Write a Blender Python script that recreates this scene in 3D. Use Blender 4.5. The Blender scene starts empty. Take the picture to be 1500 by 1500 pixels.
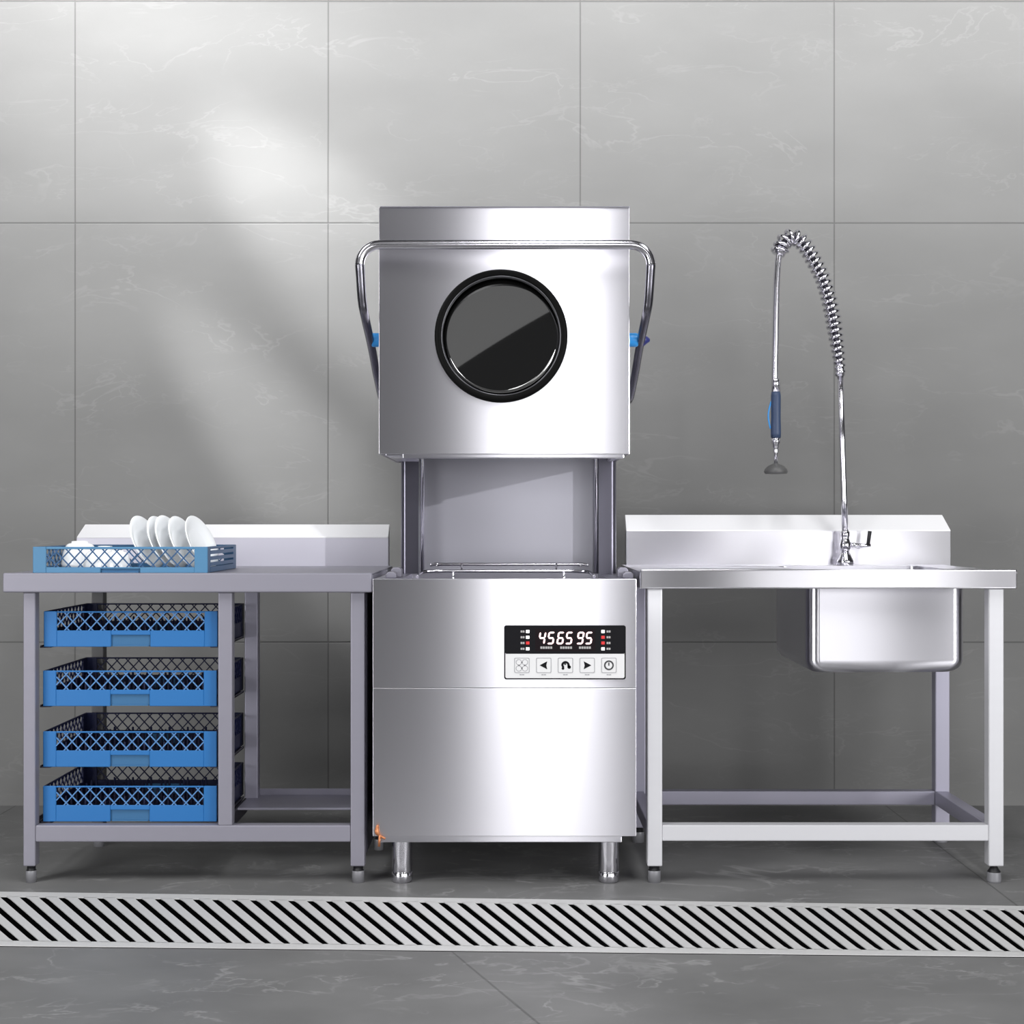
import bpy, bmesh, math, random
from mathutils import Vector, Matrix
random.seed(4)
S = bpy.context.scene
C = S.collection
PI = math.pi

# ------------------------------------------------------------------ camera frame
D0, F, H = 3.8, 2170.0, 0.9317      # distance to the fronts of the furniture, focal length (1500 px frame), eye height
VX, VY = 750.0, 765.0
def X(px, d=0.0): return (px - VX) * (D0 + d) / F
def Z(py, d=0.0): return H - (py - VY) * (D0 + d) / F
def FL(px, py):                      # a point of the floor
    D = H * F / (py - VY)
    return Vector(((px - VX) * D / F, D - D0, 0.0))

cam = bpy.data.cameras.new('camera'); co = bpy.data.objects.new('camera', cam); C.objects.link(co)
co.location = (0, -D0, H); co.rotation_euler = (PI/2, 0, 0)
cam.sensor_fit = 'HORIZONTAL'; cam.sensor_width = 36; cam.lens = 36 * F / 1500
cam.shift_y = -(750 - VY) / 1500.0
cam.clip_start = 0.05
S.camera = co
S.view_settings.view_transform = 'Standard'
S.view_settings.look = 'None'
S.view_settings.gamma = 1
S.view_settings.exposure = 0.0
S.view_settings.use_curve_mapping = False

# ------------------------------------------------------------------ materials
def srgb(r, g, b):
    f = lambda c: ((c/255)/12.92 if c/255 <= .04045 else ((c/255+.055)/1.055)**2.4)
    return (f(r), f(g), f(b), 1)
def mat(name, col, rough=.5, metal=0.0, spec=.5, ior=None, emit=None, estr=0, coat=0, noise=0.0, nscale=(8, 8, 8), rnoise=0.0):
    m = bpy.data.materials.new(name); m.use_nodes = True
    n = m.node_tree; b = n.nodes['Principled BSDF']
    b.inputs['Base Color'].default_value = col if len(col) == 4 else (*col, 1)
    b.inputs['Roughness'].default_value = rough
    b.inputs['Metallic'].default_value = metal
    b.inputs['Specular IOR Level'].default_value = spec
    if ior: b.inputs['IOR'].default_value = ior
    b.inputs['Coat Weight'].default_value = coat
    if emit:
        b.inputs['Emission Color'].default_value = emit if len(emit) == 4 else (*emit, 1)
        b.inputs['Emission Strength'].default_value = estr
    if noise or rnoise:
        tc = n.nodes.new('ShaderNodeTexCoord'); mp = n.nodes.new('ShaderNodeMapping'); tx = n.nodes.new('ShaderNodeTexNoise')
        mp.inputs['Scale'].default_value = nscale; tx.inputs['Scale'].default_value = 1; tx.inputs['Detail'].default_value = 3
        n.links.new(tc.outputs['Object'], mp.inputs[0]); n.links.new(mp.outputs[0], tx.inputs['Vector'])
        if noise:
            mr = n.nodes.new('ShaderNodeMapRange'); mr.inputs[3].default_value = 1-noise; mr.inputs[4].default_value = 1+noise
            n.links.new(tx.outputs['Fac'], mr.inputs[0])
            vm = n.nodes.new('ShaderNodeVectorMath'); vm.operation = 'SCALE'
            vm.inputs[0].default_value = b.inputs['Base Color'].default_value[:3]
            n.links.new(mr.outputs[0], vm.inputs['Scale']); n.links.new(vm.outputs[0], b.inputs['Base Color'])
        if rnoise:
            mr = n.nodes.new('ShaderNodeMapRange'); mr.inputs[3].default_value = rough-rnoise; mr.inputs[4].default_value = rough+rnoise
            n.links.new(tx.outputs['Fac'], mr.inputs[0]); n.links.new(mr.outputs[0], b.inputs['Roughness'])
    return m
def brushed(m, aniso, rot):
    n = m.node_tree; b = n.nodes['Principled BSDF']; t = n.nodes.new('ShaderNodeTangent'); t.direction_type = 'RADIAL'; t.axis = 'Z'
    n.links.new(t.outputs[0], b.inputs['Tangent']); b.inputs['Anisotropic'].default_value = aniso; b.inputs['Anisotropic Rotation'].default_value = rot
    return m
M = {}
ANISO, AROT = 1.0, .25
M['steel']   = brushed(mat('brushed_steel', (.80, .79, .85), .275, 1.0), ANISO, AROT)
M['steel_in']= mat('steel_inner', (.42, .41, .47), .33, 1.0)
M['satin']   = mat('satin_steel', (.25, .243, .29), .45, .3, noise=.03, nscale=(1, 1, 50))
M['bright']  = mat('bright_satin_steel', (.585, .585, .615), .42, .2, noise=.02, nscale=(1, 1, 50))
M['polish']  = brushed(mat('polished_apron_steel', (.82, .81, .86), .285, 1.0), ANISO, AROT)
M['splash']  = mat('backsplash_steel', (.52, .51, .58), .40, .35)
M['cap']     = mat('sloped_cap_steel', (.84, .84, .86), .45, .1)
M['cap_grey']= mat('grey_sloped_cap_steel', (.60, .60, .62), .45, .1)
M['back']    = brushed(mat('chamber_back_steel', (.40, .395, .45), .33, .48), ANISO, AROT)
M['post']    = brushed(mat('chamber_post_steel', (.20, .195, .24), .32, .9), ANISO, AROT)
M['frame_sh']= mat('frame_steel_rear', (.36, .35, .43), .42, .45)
M['rear_leg']= mat('wall_grey_rear_leg_steel', (.10, .10, .105), .5, .3)  # dark wall-like grey, so the leg stands out less
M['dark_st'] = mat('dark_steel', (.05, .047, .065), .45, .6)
M['chrome']  = mat('chrome', (.72, .71, .76), .16, 1.0)
M['chrome_d']= mat('tube_steel', (.22, .215, .25), .25, 1.0)
M['black']   = mat('black_gasket', (.003, .003, .003), .5, 0, .08)
M['glass']   = mat('dark_glass', (.006, .006, .006), .03, 0, .5, ior=3.0)
M['glass_rim']=mat('glass_rim', (.10, .10, .11), .3, .6)
M['blue_kn'] = mat('blue_plastic', srgb(52, 150, 225), .28, 0, .5)
M['navy']    = mat('navy_plastic', srgb(45, 50, 110), .35, 0)
M['rackblue']= mat('rack_blue_plastic', srgb(36, 104, 166), .42, 0, .4)
M['lattblue']= mat('lattice_blue_plastic', srgb(78, 124, 176), .45, 0, .4)
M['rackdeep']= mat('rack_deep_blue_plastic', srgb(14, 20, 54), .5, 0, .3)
M['notch']   = mat('handle_recess_blue', srgb(56, 102, 142), .5, 0, .3)
M['rackpale']= mat('rack_pale_blue_plastic', srgb(74, 122, 158), .42, 0, .4)
M['lattnavy']= mat('lattice_navy_plastic', srgb(44, 82, 122), .45, 0, .4)
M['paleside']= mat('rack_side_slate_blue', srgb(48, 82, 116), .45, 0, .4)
M['china']   = mat('white_china', (.92, .94, .96), .18, 0, .5, coat=.3)
M['pan_blk'] = mat('panel_black', (.010, .010, .012), .4, 0, .08)
M['scr_blk'] = mat('screen_smoked', (.012, .008, .010), .4, 0, .08)
M['pan_wht'] = mat('panel_white', (.72, .72, .73), .5, 0, .15)
M['ink']     = mat('ink_black', (.010, .010, .012), .5, 0, .08)
M['ink_gry'] = mat('ink_grey', (.36, .36, .38), .5, 0, .15)
M['ink_mid'] = mat('ink_mid_grey', (.07, .07, .075), .5, 0, .1)
M['txt_gry'] = mat('print_grey', (.40, .39, .39), .5, 0, .15)
M['digit']   = mat('digit_glow', (.9, .6, .6), .4, emit=(1.0, .70, .72), estr=1.0)
M['led_w']   = mat('led_white', (.9, .9, .9), .4, emit=(1, .98, .98), estr=.9)
M['led_r']   = mat('led_red', (.5, .02, .02), .4, emit=(.40, .01, .012), estr=.6)
M['halo']    = mat('screen_red_tint', (.06, .012, .016), .3, emit=(.10, .012, .018), estr=.4)
M['copper']  = mat('copper', (.55, .22, .10), .4, .7)
M['foot']    = mat('grey_foot_plastic', (.26, .26, .28), .4, .2)
M['rubber']  = mat('black_rubber', (.01, .01, .012), .5)
M['grip']    = mat('blue_grip_rubber', srgb(58, 74, 104), .45)
M['spray']   = mat('grey_spray_rubber', (.10, .10, .10), .4)
M['grate']   = mat('cast_grate_steel', (.60, .60, .60), .55, .12, noise=.06, nscale=(160, 160, 160))
M['channel'] = mat('drain_channel_black', (.006, .006, .007), .8, 0, .1)

def math_node(n, op, a, b=None, c=None):
    k = n.nodes.new('ShaderNodeMath'); k.operation = op
    for i, v in enumerate((a, b, c)):
        if v is None: continue
        if isinstance(v, (int, float)): k.inputs[i].default_value = v
        else: n.links.new(v, k.inputs[i])
    return k.outputs[0]
def veins(n, co, rot, scale, stretch, width, seed):
    """thin ridges of warped noise, broken up by a second noise"""
    mp = n.nodes.new('ShaderNodeMapping'); mp.inputs['Rotation'].default_value = rot
    mp.inputs['Scale'].default_value = stretch; mp.inputs['Location'].default_value = (seed, seed*.7, seed*.3)
    n.links.new(co, mp.inputs[0])
    t = n.nodes.new('ShaderNodeTexNoise'); t.inputs['Scale'].default_value = scale; t.inputs['Detail'].default_value = 5
    t.inputs['Roughness'].default_value = .55; t.inputs['Distortion'].default_value = .5
    n.links.new(mp.outputs[0], t.inputs['Vector'])
    a = math_node(n, 'ABSOLUTE', math_node(n, 'SUBTRACT', t.outputs['Fac'], .5))
    r = n.nodes.new('ShaderNodeMapRange'); r.inputs[1].default_value = 0; r.inputs[2].default_value = width
    r.inputs[3].default_value = 1; r.inputs[4].default_value = 0; r.interpolation_type = 'SMOOTHSTEP'
    n.links.new(a, r.inputs[0])
    t2 = n.nodes.new('ShaderNodeTexNoise'); t2.inputs['Scale'].default_value = scale*.9; t2.inputs['Detail'].default_value = 4
    n.links.new(mp.outputs[0], t2.inputs['Vector'])
    r2 = n.nodes.new('ShaderNodeMapRange'); r2.inputs[1].default_value = .50; r2.inputs[2].default_value = .66
    n.links.new(t2.outputs['Fac'], r2.inputs[0])
    return math_node(n, 'MULTIPLY', r.outputs[0], r2.outputs[0])
def cloud(n, co, scale, stretch, lo, hi, rot=(0, 0, 0)):
    mp = n.nodes.new('ShaderNodeMapping'); mp.inputs['Scale'].default_value = stretch; mp.inputs['Rotation'].default_value = rot
    n.links.new(co, mp.inputs[0])
    t = n.nodes.new('ShaderNodeTexNoise'); t.inputs['Scale'].default_value = scale; t.inputs['Detail'].default_value = 6
    n.links.new(mp.outputs[0], t.inputs['Vector'])
    r = n.nodes.new('ShaderNodeMapRange'); r.inputs[1].default_value = .3; r.inputs[2].default_value = .7
    r.inputs[3].default_value = lo; r.inputs[4].default_value = hi
    n.links.new(t.outputs['Fac'], r.inputs[0]); return r.outputs[0]
def line_mask(n, coord, at, hw):
    a = math_node(n, 'ABSOLUTE', math_node(n, 'SUBTRACT', coord, at))
    r = n.nodes.new('ShaderNodeMapRange'); r.inputs[1].default_value = hw*.5; r.inputs[2].default_value = hw*1.3
    r.inputs[3].default_value = 1; r.inputs[4].default_value = 0
    n.links.new(a, r.inputs[0]); return r.outputs[0]
def stone(name, base, joints_fn, vein_specs, vein_amt, cl, rough, seamdark=.62):
    m = bpy.data.materials.new(name); m.use_nodes = True; n = m.node_tree; b = n.nodes['Principled BSDF']
    tc = n.nodes.new('ShaderNodeTexCoord'); co_ = tc.outputs['Object']
    sp = n.nodes.new('ShaderNodeSeparateXYZ'); n.links.new(co_, sp.inputs[0])
    v = None
    for s in vein_specs:
        k = veins(n, co_, *s); v = k if v is None else math_node(n, 'MAXIMUM', v, k)
    f = math_node(n, 'ADD', math_node(n, 'MULTIPLY', v, vein_amt), cloud(n, co_, *cl))
    j = joints_fn(n, sp.outputs)
    f = math_node(n, 'MULTIPLY', f, math_node(n, 'SUBTRACT', 1.0, math_node(n, 'MULTIPLY', j, 1-seamdark)))
    vm = n.nodes.new('ShaderNodeVectorMath'); vm.operation = 'SCALE'; vm.inputs[0].default_value = base
    n.links.new(f, vm.inputs['Scale']); n.links.new(vm.outputs[0], b.inputs['Base Color'])
    b.inputs['Roughness'].default_value = rough; b.inputs['Specular IOR Level'].default_value = .3
    bp = n.nodes.new('ShaderNodeBump'); bp.inputs['Strength'].default_value = .4; bp.inputs['Distance'].default_value = .002
    n.links.new(math_node(n, 'SUBTRACT', 1.0, j), bp.inputs['Height']); n.links.new(bp.outputs[0], b.inputs['Normal'])
    return m
WY = 1.07                                     # the wall stands this far behind the furniture fronts
def wall_joints(n, s):
    out = None
    for px in (-263, 110, 481, 850, 1222, 1595):
        k = line_mask(n, s[0], X(px, WY), .0024); out = k if out is None else math_node(n, 'MAXIMUM', out, k)
    for py in (2, 327, 941):
        out = math_node(n, 'MAXIMUM', out, line_mask(n, s[2], Z(py, WY), .0026))
    return out
M['wall'] = stone('grey_stone_wall_tile', (.172, .172, .170), wall_joints,
    [((0, .75, 0), 1.5, (1, 1, 3.2), .013, 3.1), ((0, .5, 0), 2.4, (1, 1, 2.6), .014, 8.3), ((0, -.5, 0), 2.2, (1, 1, 3.0), .010, 15.0)], .15,
    (1.8, (1, 1, 2.2), .93, 1.07, (0, .6, 0)), .6)
pa, pb = FL(663, 1395), FL(790, 1500)
def floor_joints(n, s):
    out = None
    for x in (-1.63, -.20, 1.228):
        k = line_mask(n, s[0], x, .0026)
        if x == -.20: continue
        out = k if out is None else math_node(n, 'MAXIMUM', out, k)
    dx, dy = (pb.x-pa.x), (pb.y-pa.y); L = math.hypot(dx, dy); nx, ny = -dy/L, dx/L
    c = math_node(n, 'ADD', math_node(n, 'MULTIPLY', s[0], nx), math_node(n, 'MULTIPLY', s[1], ny))
    k = line_mask(n, c, pa.x*nx+pa.y*ny, .0024)
    k = math_node(n, 'MULTIPLY', k, math_node(n, 'LESS_THAN', s[1], -.5))
    return math_node(n, 'MAXIMUM', out, k)
M['floor'] = stone('grey_stone_floor_tile', (.160, .160, .160), floor_joints,
    [((0, 0, .35), 2.2, (1, 1.6, 1), .020, 2.0), ((0, 0, -.5), 3.2, (1, 1.8, 1), .018, 6.0), ((0, 0, .9), 5.0, (1, 1.5, 1), .02, 11.0)], .62,
    (3.0, (1, 1.3, 1), .84, 1.16), .5)

# ------------------------------------------------------------------ mesh helpers
def box(bm, x0, x1, y0, y1, z0, z1, mi=0):
    vs = [bm.verts.new((x, y, z)) for z in (z0, z1) for y in (y0, y1) for x in (x0, x1)]
    for f in ((0, 2, 3, 1), (4, 5, 7, 6), (0, 1, 5, 4), (2, 6, 7, 3), (0, 4, 6, 2), (1, 3, 7, 5)):
        fc = bm.faces.new([vs[i] for i in f]); fc.material_index = mi
def prism(bm, pts, axis, a, b, mi=0):
    """closed outline extruded along an axis: 'y' takes (x,z) points, 'x' takes (y,z), 'z' takes (x,y)"""
    def v(p, t):
        return {'y': (p[0], t, p[1]), 'x': (t, p[0], p[1]), 'z': (p[0], p[1], t)}[axis]
    A = [bm.verts.new(v(p, a)) for p in pts]; B = [bm.verts.new(v(p, b)) for p in pts]
    fs = [bm.faces.new(A), bm.faces.new(B[::-1])]
    for i in range(len(pts)):
        j = (i+1) % len(pts); fs.append(bm.faces.new((A[i], B[i], B[j], A[j])))
    for f in fs: f.material_index = mi
def ring(bm, outer, inner, a, b, mi=0):
    """flat ring between two outlines of the same point count, in the XZ plane, from y=a to y=b"""
    n = len(outer)
    V = [[bm.verts.new((p[0], t, p[1])) for p in o] for o in (outer, inner) for t in (a, b)]
    for i in range(n):
        j = (i+1) % n
        for p, q in ((0, 1), (1, 3), (3, 2), (2, 0)):
            f = bm.faces.new((V[p][i], V[q][i], V[q][j], V[p][j])); f.material_index = mi
def circ(cx, cz, r, n=48, a0=0): return [(cx+r*math.cos(a0+2*PI*i/n), cz+r*math.sin(a0+2*PI*i/n)) for i in range(n)]
def rrect(x0, x1, z0, z1, r, n=5):
    out = []
    for cx, cz, a in ((x1-r, z1-r, 0), (x0+r, z1-r, PI/2), (x0+r, z0+r, PI), (x1-r, z0+r, 1.5*PI)):
        for i in range(n+1): out.append((cx+r*math.cos(a+PI/2*i/n), cz+r*math.sin(a+PI/2*i/n)))
    return out
def frames(pts):
    P = [Vector(p) for p in pts]; T = []
    for i in range(len(P)):
        t = (P[min(i+1, len(P)-1)] - P[max(i-1, 0)]); T.append(t.normalized())
    ref = Vector((0, 1, 0)) if abs(T[0].y) < .9 else Vector((1, 0, 0))
    u = (ref - T[0]*ref.dot(T[0])).normalized(); out = []
    for p, t in zip(P, T):
        u = (u - t*u.dot(t)).normalized(); out.append((p, t, u, t.cross(u)))
    return out
def tube(bm, pts, r, seg=14, cap=True, mi=0, closed=False):
    fr = frames(pts); n = len(fr); R = r if isinstance(r, (list, tuple)) else [r]*n
    rings = [[bm.verts.new(p + (u*math.cos(2*PI*k/seg) + w*math.sin(2*PI*k/seg))*R[i]) for k in range(seg)] for i, (p, t, u, w) in enumerate(fr)]
    for i in range(n if closed else n-1):
        A, B = rings[i], rings[(i+1) % n]
        for k in range(seg):
            f = bm.faces.new((A[k], A[(k+1) % seg], B[(k+1) % seg], B[k])); f.material_index = mi; f.smooth = True
    if cap and not closed:
        bm.faces.new(rings[0][::-1]).material_index = mi; bm.faces.new(rings[-1]).material_index = mi
def lathe(bm, prof, mtx=None, seg=40, mi=0, smooth=True):
    """(r, h) outline turned about z"""
    mtx = mtx or Matrix(); rows = []
    for r, h in prof:
        if r < 1e-6: rows.append([bm.verts.new(mtx @ Vector((0, 0, h)))])
        else: rows.append([bm.verts.new(mtx @ Vector((r*math.cos(2*PI*k/seg), r*math.sin(2*PI*k/seg), h))) for k in range(seg)])
    for A, B in zip(rows, rows[1:]):
        for k in range(seg):
            a, b = A[k % len(A)], A[(k+1) % len(A)]; c, d = B[(k+1) % len(B)], B[k % len(B)]
            vs = []
            for v in (a, b, c, d):
                if v not in vs: vs.append(v)
            if len(vs) > 2:
                f = bm.faces.new(vs); f.material_index = mi; f.smooth = smooth
def spline(ctrl, per=10):
    P = [Vector(c) for c in ctrl]; P = [P[0]*2-P[1]] + P + [P[-1]*2-P[-2]]; out = []
    for i in range(1, len(P)-2):
        for k in range(per):
            t = k/per; a, b, c, d = P[i-1:i+3]
            out.append(.5*((2*b)+(c-a)*t+(2*a-5*b+4*c-d)*t*t+(3*b-a-3*c+d)*t**3))
    out.append(P[-2]); return out
def obj(name, bm, m, parent=None, bevel=0, seg=2, smooth=None, loc=None):
    bmesh.ops.recalc_face_normals(bm, faces=bm.faces)
    me = bpy.data.meshes.new(name); bm.to_mesh(me); bm.free()
    for k in (m if isinstance(m, (list, tuple)) else [m]): me.materials.append(M[k])
    o = bpy.data.objects.new(name, me); C.objects.link(o)
    if parent: o.parent = parent
    if loc: o.location = loc
    if bevel:
        b = o.modifiers.new('bevel', 'BEVEL'); b.width = bevel; b.segments = seg; b.limit_method = 'ANGLE'; b.angle_limit = math.radians(40)
    if smooth: me.polygons.foreach_set('use_smooth', [True]*len(me.polygons))
    return o
def tag(o, label, cat, group=None):
    o['label'] = label; o['category'] = cat
    if group: o['group'] = group
    return o
def thing(name, label, cat, loc=(0, 0, 0), group=None):
    o = bpy.data.objects.new(name, None); C.objects.link(o); o.location = loc; o.empty_display_size = .05
    return tag(o, label, cat, group)
def struct(name, bm, m):
    o = obj(name, bm, m); o['kind'] = 'structure'; return o
NB = bmesh.new
def copy_tree(o, parent=None):
    c = o.copy(); C.objects.link(c)
    if parent: c.parent = parent
    for ch in o.children: copy_tree(ch, c)
    return c

# ------------------------------------------------------------------ the room
bm = NB(); box(bm, -4.2, 4.2, WY, WY+.12, -.02, 3.9); struct('wall_back', bm, 'wall')
# drain outline on the floor
bk = [FL(0, 1307), FL(1500, 1328)]; ft = [FL(0, 1387), FL(1500, 1403)]
def along(p, q, x): t = (x-p.x)/(q.x-p.x); return p.y + (q.y-p.y)*t
GX = 2.35
bm = NB()
yb = lambda x: along(bk[0], bk[1], x); yf = lambda x: along(ft[0], ft[1], x)
zt, zb = 0, -.14
def quad(pts, mi=0):
    f = bm.faces.new([bm.verts.new(p) for p in pts]); f.material_index = mi
quad([(-4.2, -9, 0), (4.2, -9, 0), (4.2, yf(4.2), 0), (-4.2, yf(-4.2), 0)])
quad([(-4.2, yb(-4.2), 0), (4.2, yb(4.2), 0), (4.2, WY, 0), (-4.2, WY, 0)])
for s in (-1, 1):
    quad([(s*GX, yf(s*GX), 0), (s*4.2, yf(s*4.2), 0), (s*4.2, yb(s*4.2), 0), (s*GX, yb(s*GX), 0)])
quad([(-GX, yf(-GX), zb), (GX, yf(GX), zb), (GX, yb(GX), zb), (-GX, yb(-GX), zb)], 1)
quad([(-GX, yf(-GX), 0), (GX, yf(GX), 0), (GX, yf(GX), zb), (-GX, yf(-GX), zb)], 1)
quad([(-GX, yb(-GX), 0), (GX, yb(GX), 0), (GX, yb(GX), zb), (-GX, yb(-GX), zb)], 1)
for s in (-1, 1): quad([(s*GX, yf(s*GX), 0), (s*GX, yb(s*GX), 0), (s*GX, yb(s*GX), zb), (s*GX, yf(s*GX), zb)], 1)
bmesh.ops.remove_doubles(bm, verts=bm.verts, dist=1e-4)
struct('floor', bm, ['floor', 'channel'])

# slotted drain grate: borders and slanting bars, the slots are real openings
st = [FL(0, 1314.5), FL(1500, 1334)]; sb = [FL(0, 1379.5), FL(1500, 1395.5)]
yst = lambda x: along(st[0], st[1], x); ysb = lambda x: along(sb[0], sb[1], x)
bm = NB(); T0, T1 = .0004, .0026; g = .004
def slab(p): prism(bm, [(q[0], q[1]) for q in p], 'z', T0, T1)
gx = GX-.01
slab([(-gx, yst(-gx)), (gx, yst(gx)), (gx, yb(gx)-g), (-gx, yb(-gx)-g)])
slab([(-gx, yf(-gx)+g), (gx, yf(gx)+g), (gx, ysb(gx)), (-gx, ysb(-gx))])
def slot(k):
    xt = 5 + 28.45*k - .025*k*k; xb = xt + 76 + 9*xt/1500; h = 6.3 - .7*xt/1500
    def pt(px, which):
        py = (1314.5 + 19.5*px/1500) if which else (1379.5 + 16*px/1500)
        return FL(px, py)
    return pt(xt-h, 1), pt(xt+h, 1), pt(xb-h, 0), pt(xb+h, 0)
e = .002
prev = None
for k in range(-10, 62):
    a, b, c, d = slot(k)
    if prev:
        q0, q1 = prev
        mid = lambda p, q, t: (p.x+(q.x-p.x)*t, p.y+(q.y-p.y)*t)
        # bar between two slots, its ends widened so that the slots close to rounded ends
        pts = [(q0.x, q0.y+e), (a.x, a.y+e)]
        l, r = (a, c), (q0, q1)
        pts = [(r[0].x-.004, r[0].y+e), mid(r[0], r[1], .05), mid(r[0], r[1], .95), (r[1].x-.004*0, r[1].y-e),
               (l[1].x+.004, l[1].y-e), mid(l[0], l[1], .95), mid(l[0], l[1], .05), (l[0].x, l[0].y+e)]
        slab(pts)
    prev = (b, d)
# closed ends of the grate beyond the frame
a0 = slot(-10); a1 = slot(61)
slab([(-gx, yst(-gx)+e), (a0[0].x, a0[0].y+e), (a0[2].x, a0[2].y-e), (-gx, ysb(-gx)-e)])
slab([(a1[1].x, a1[1].y+e), (gx, yst(gx)+e), (gx, ysb(gx)-e), (a1[3].x, a1[3].y-e)])
tag(obj('drain_grate', bm, 'grate'), 'long pale metal floor drain grate with slanting slots across the grey floor', 'drain')

# ------------------------------------------------------------------ feet and legs
def leg(par, x0, x1, y0, y1, z0, z1, m, foot='plain', name='leg'):
    bm = NB(); box(bm, x0, x1, y0, y1, z0, z1); o = obj(name, bm, m, par, .0034, 3)
    cx, cy = (x0+x1)/2, (y0+y1)/2; r = (x1-x0)*.43
    bm = NB(); mt = Matrix.Translation((cx, cy, 0))
    if foot == 'plain':
        lathe(bm, [(0, .0), (r, .0), (r, z0*.66), (r*.98, z0*.7)], mt, 20)
        lathe(bm, [(r*.98, z0*.7), (r*.8, z0*.74), (r*.8, z0), (0, z0)], mt, 20, mi=1)
    else:
        lathe(bm, [(0, 0), (r*1.05, 0), (r*1.08, z0*.12), (r*1.02, z0*.6)], mt, 20)
        lathe(bm, [(r*1.02, z0*.6), (r*.6, z0*.85), (r*.45, z0), (0, z0)], mt, 20, mi=1)
    obj('adjustable_foot', bm, ['foot', 'rubber'], o)
    return o

# ------------------------------------------------------------------ rack table on the left
TBL = .655
lt = thing('rack_table', 'grey steel table on the left with four blue racks slotted beneath its top', 'table', ((X(4)+X(545))/2, .3, 0))
LTo = Vector(lt.location)
def under(par_empty):           # parts are built in world coordinates, then re-based on their thing
    for ch in par_empty.children:
        ch.location = ch.location - par_empty.location
zt = Z(840)
x0, x1 = X(4), X(545)
bm = NB()
box(bm, x0, x1, .0122, TBL, zt-.004, zt)
for a in (x0, x1-.004): box(bm, a, a+.004, .0125, TBL, Z(868), zt-.004)
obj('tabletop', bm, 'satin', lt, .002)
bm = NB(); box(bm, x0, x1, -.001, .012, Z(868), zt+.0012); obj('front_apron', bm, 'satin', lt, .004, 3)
bx0, bx1 = X(113, TBL), X(569, TBL)
def splash(par, bx0, bx1, z0, z1, z2, m, mc, cut0=.008, cut1=0.0):
    bm = NB(); prism(bm, [(TBL-.004, z0), (TBL-.004, z1), (TBL+.05, z1), (TBL+.05, z0)], 'x', bx0, bx1)
    o = obj('backsplash', bm, m, par, .0008)
    bm = NB(); prism(bm, [(TBL-.0045, z1-.003), (TBL-.0045, z1+.001), (TBL+.042, z2), (TBL+.05, z2-.004), (TBL+.05, z1-.003)], 'x', bx0, bx1)
    for v in bm.verts:
        if abs(v.co.z-z2) < .006:
            if abs(v.co.x-bx0) < 1e-5: v.co.x += cut0
            if abs(v.co.x-bx1) < 1e-5: v.co.x -= cut1
    obj('sloped_cap', bm, mc, o, .0015)
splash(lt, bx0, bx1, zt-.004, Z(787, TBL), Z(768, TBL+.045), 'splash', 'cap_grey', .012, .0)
lz = Z(1272)
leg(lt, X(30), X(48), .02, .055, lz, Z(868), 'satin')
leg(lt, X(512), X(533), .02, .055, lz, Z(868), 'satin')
bd = .40
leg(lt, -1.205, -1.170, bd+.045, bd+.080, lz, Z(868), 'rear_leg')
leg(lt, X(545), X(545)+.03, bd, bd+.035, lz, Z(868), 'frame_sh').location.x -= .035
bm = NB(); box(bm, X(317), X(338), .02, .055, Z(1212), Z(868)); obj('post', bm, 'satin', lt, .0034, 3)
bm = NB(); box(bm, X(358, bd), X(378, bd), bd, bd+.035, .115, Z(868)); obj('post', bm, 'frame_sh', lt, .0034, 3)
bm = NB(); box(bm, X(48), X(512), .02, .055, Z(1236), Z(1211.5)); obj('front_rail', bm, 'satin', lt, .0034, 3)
zr = Z(1211.5)
# rear rail of the open bay: a flat strip with a rear lip
bm = NB()
box(bm, -.752, X(545)-.036, .255, .446, zr-.006, zr); box(bm, -.752, X(545)-.036, .446, .452, zr-.03, .168)
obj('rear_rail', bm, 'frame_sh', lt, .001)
bm = NB(); box(bm, -1.170, -.762, bd+.05, bd+.075, zr-.05, zr-.02); obj('rear_rail', bm, 'dark_st', lt, .001)
bm = NB(); box(bm, X(317)+.001, X(317)+.006, .056, bd-.002, zr-.04, zr); obj('side_rail', bm, 'dark_st', lt)
bm = NB(); box(bm, X(533)-.001, X(533)+.003, .056, bd+.03, Z(1255), Z(868)); obj('side_panel', bm, 'dark_st', lt)
bm = NB(); box(bm, X(30), X(30)+.004, .056, bd-.002, zr-.04, zr); obj('side_rail', bm, 'dark_st', lt)
RX0, RX1 = X(48)+.001, X(317)-.001
tops = (895, 982, 1071, 1158)
rack_d = .052
bot = [Z(t+52.5, rack_d) for t in tops]; bot[3] = zr+.0034
for zb_ in bot:
    for s, xx in ((1, RX0), (-1, RX1)):
        bm = NB()
        box(bm, min(xx, xx+s*.0025), max(xx, xx+s*.0025), .056, bd-.002, zb_-.003, zb_+.003)
        box(bm, min(xx, xx+s*.026), max(xx, xx+s*.026), .056, bd-.002, zb_-.003, zb_-.0004)
        obj('rack_runner', bm, 'dark_st', lt)
under(lt)

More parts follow.
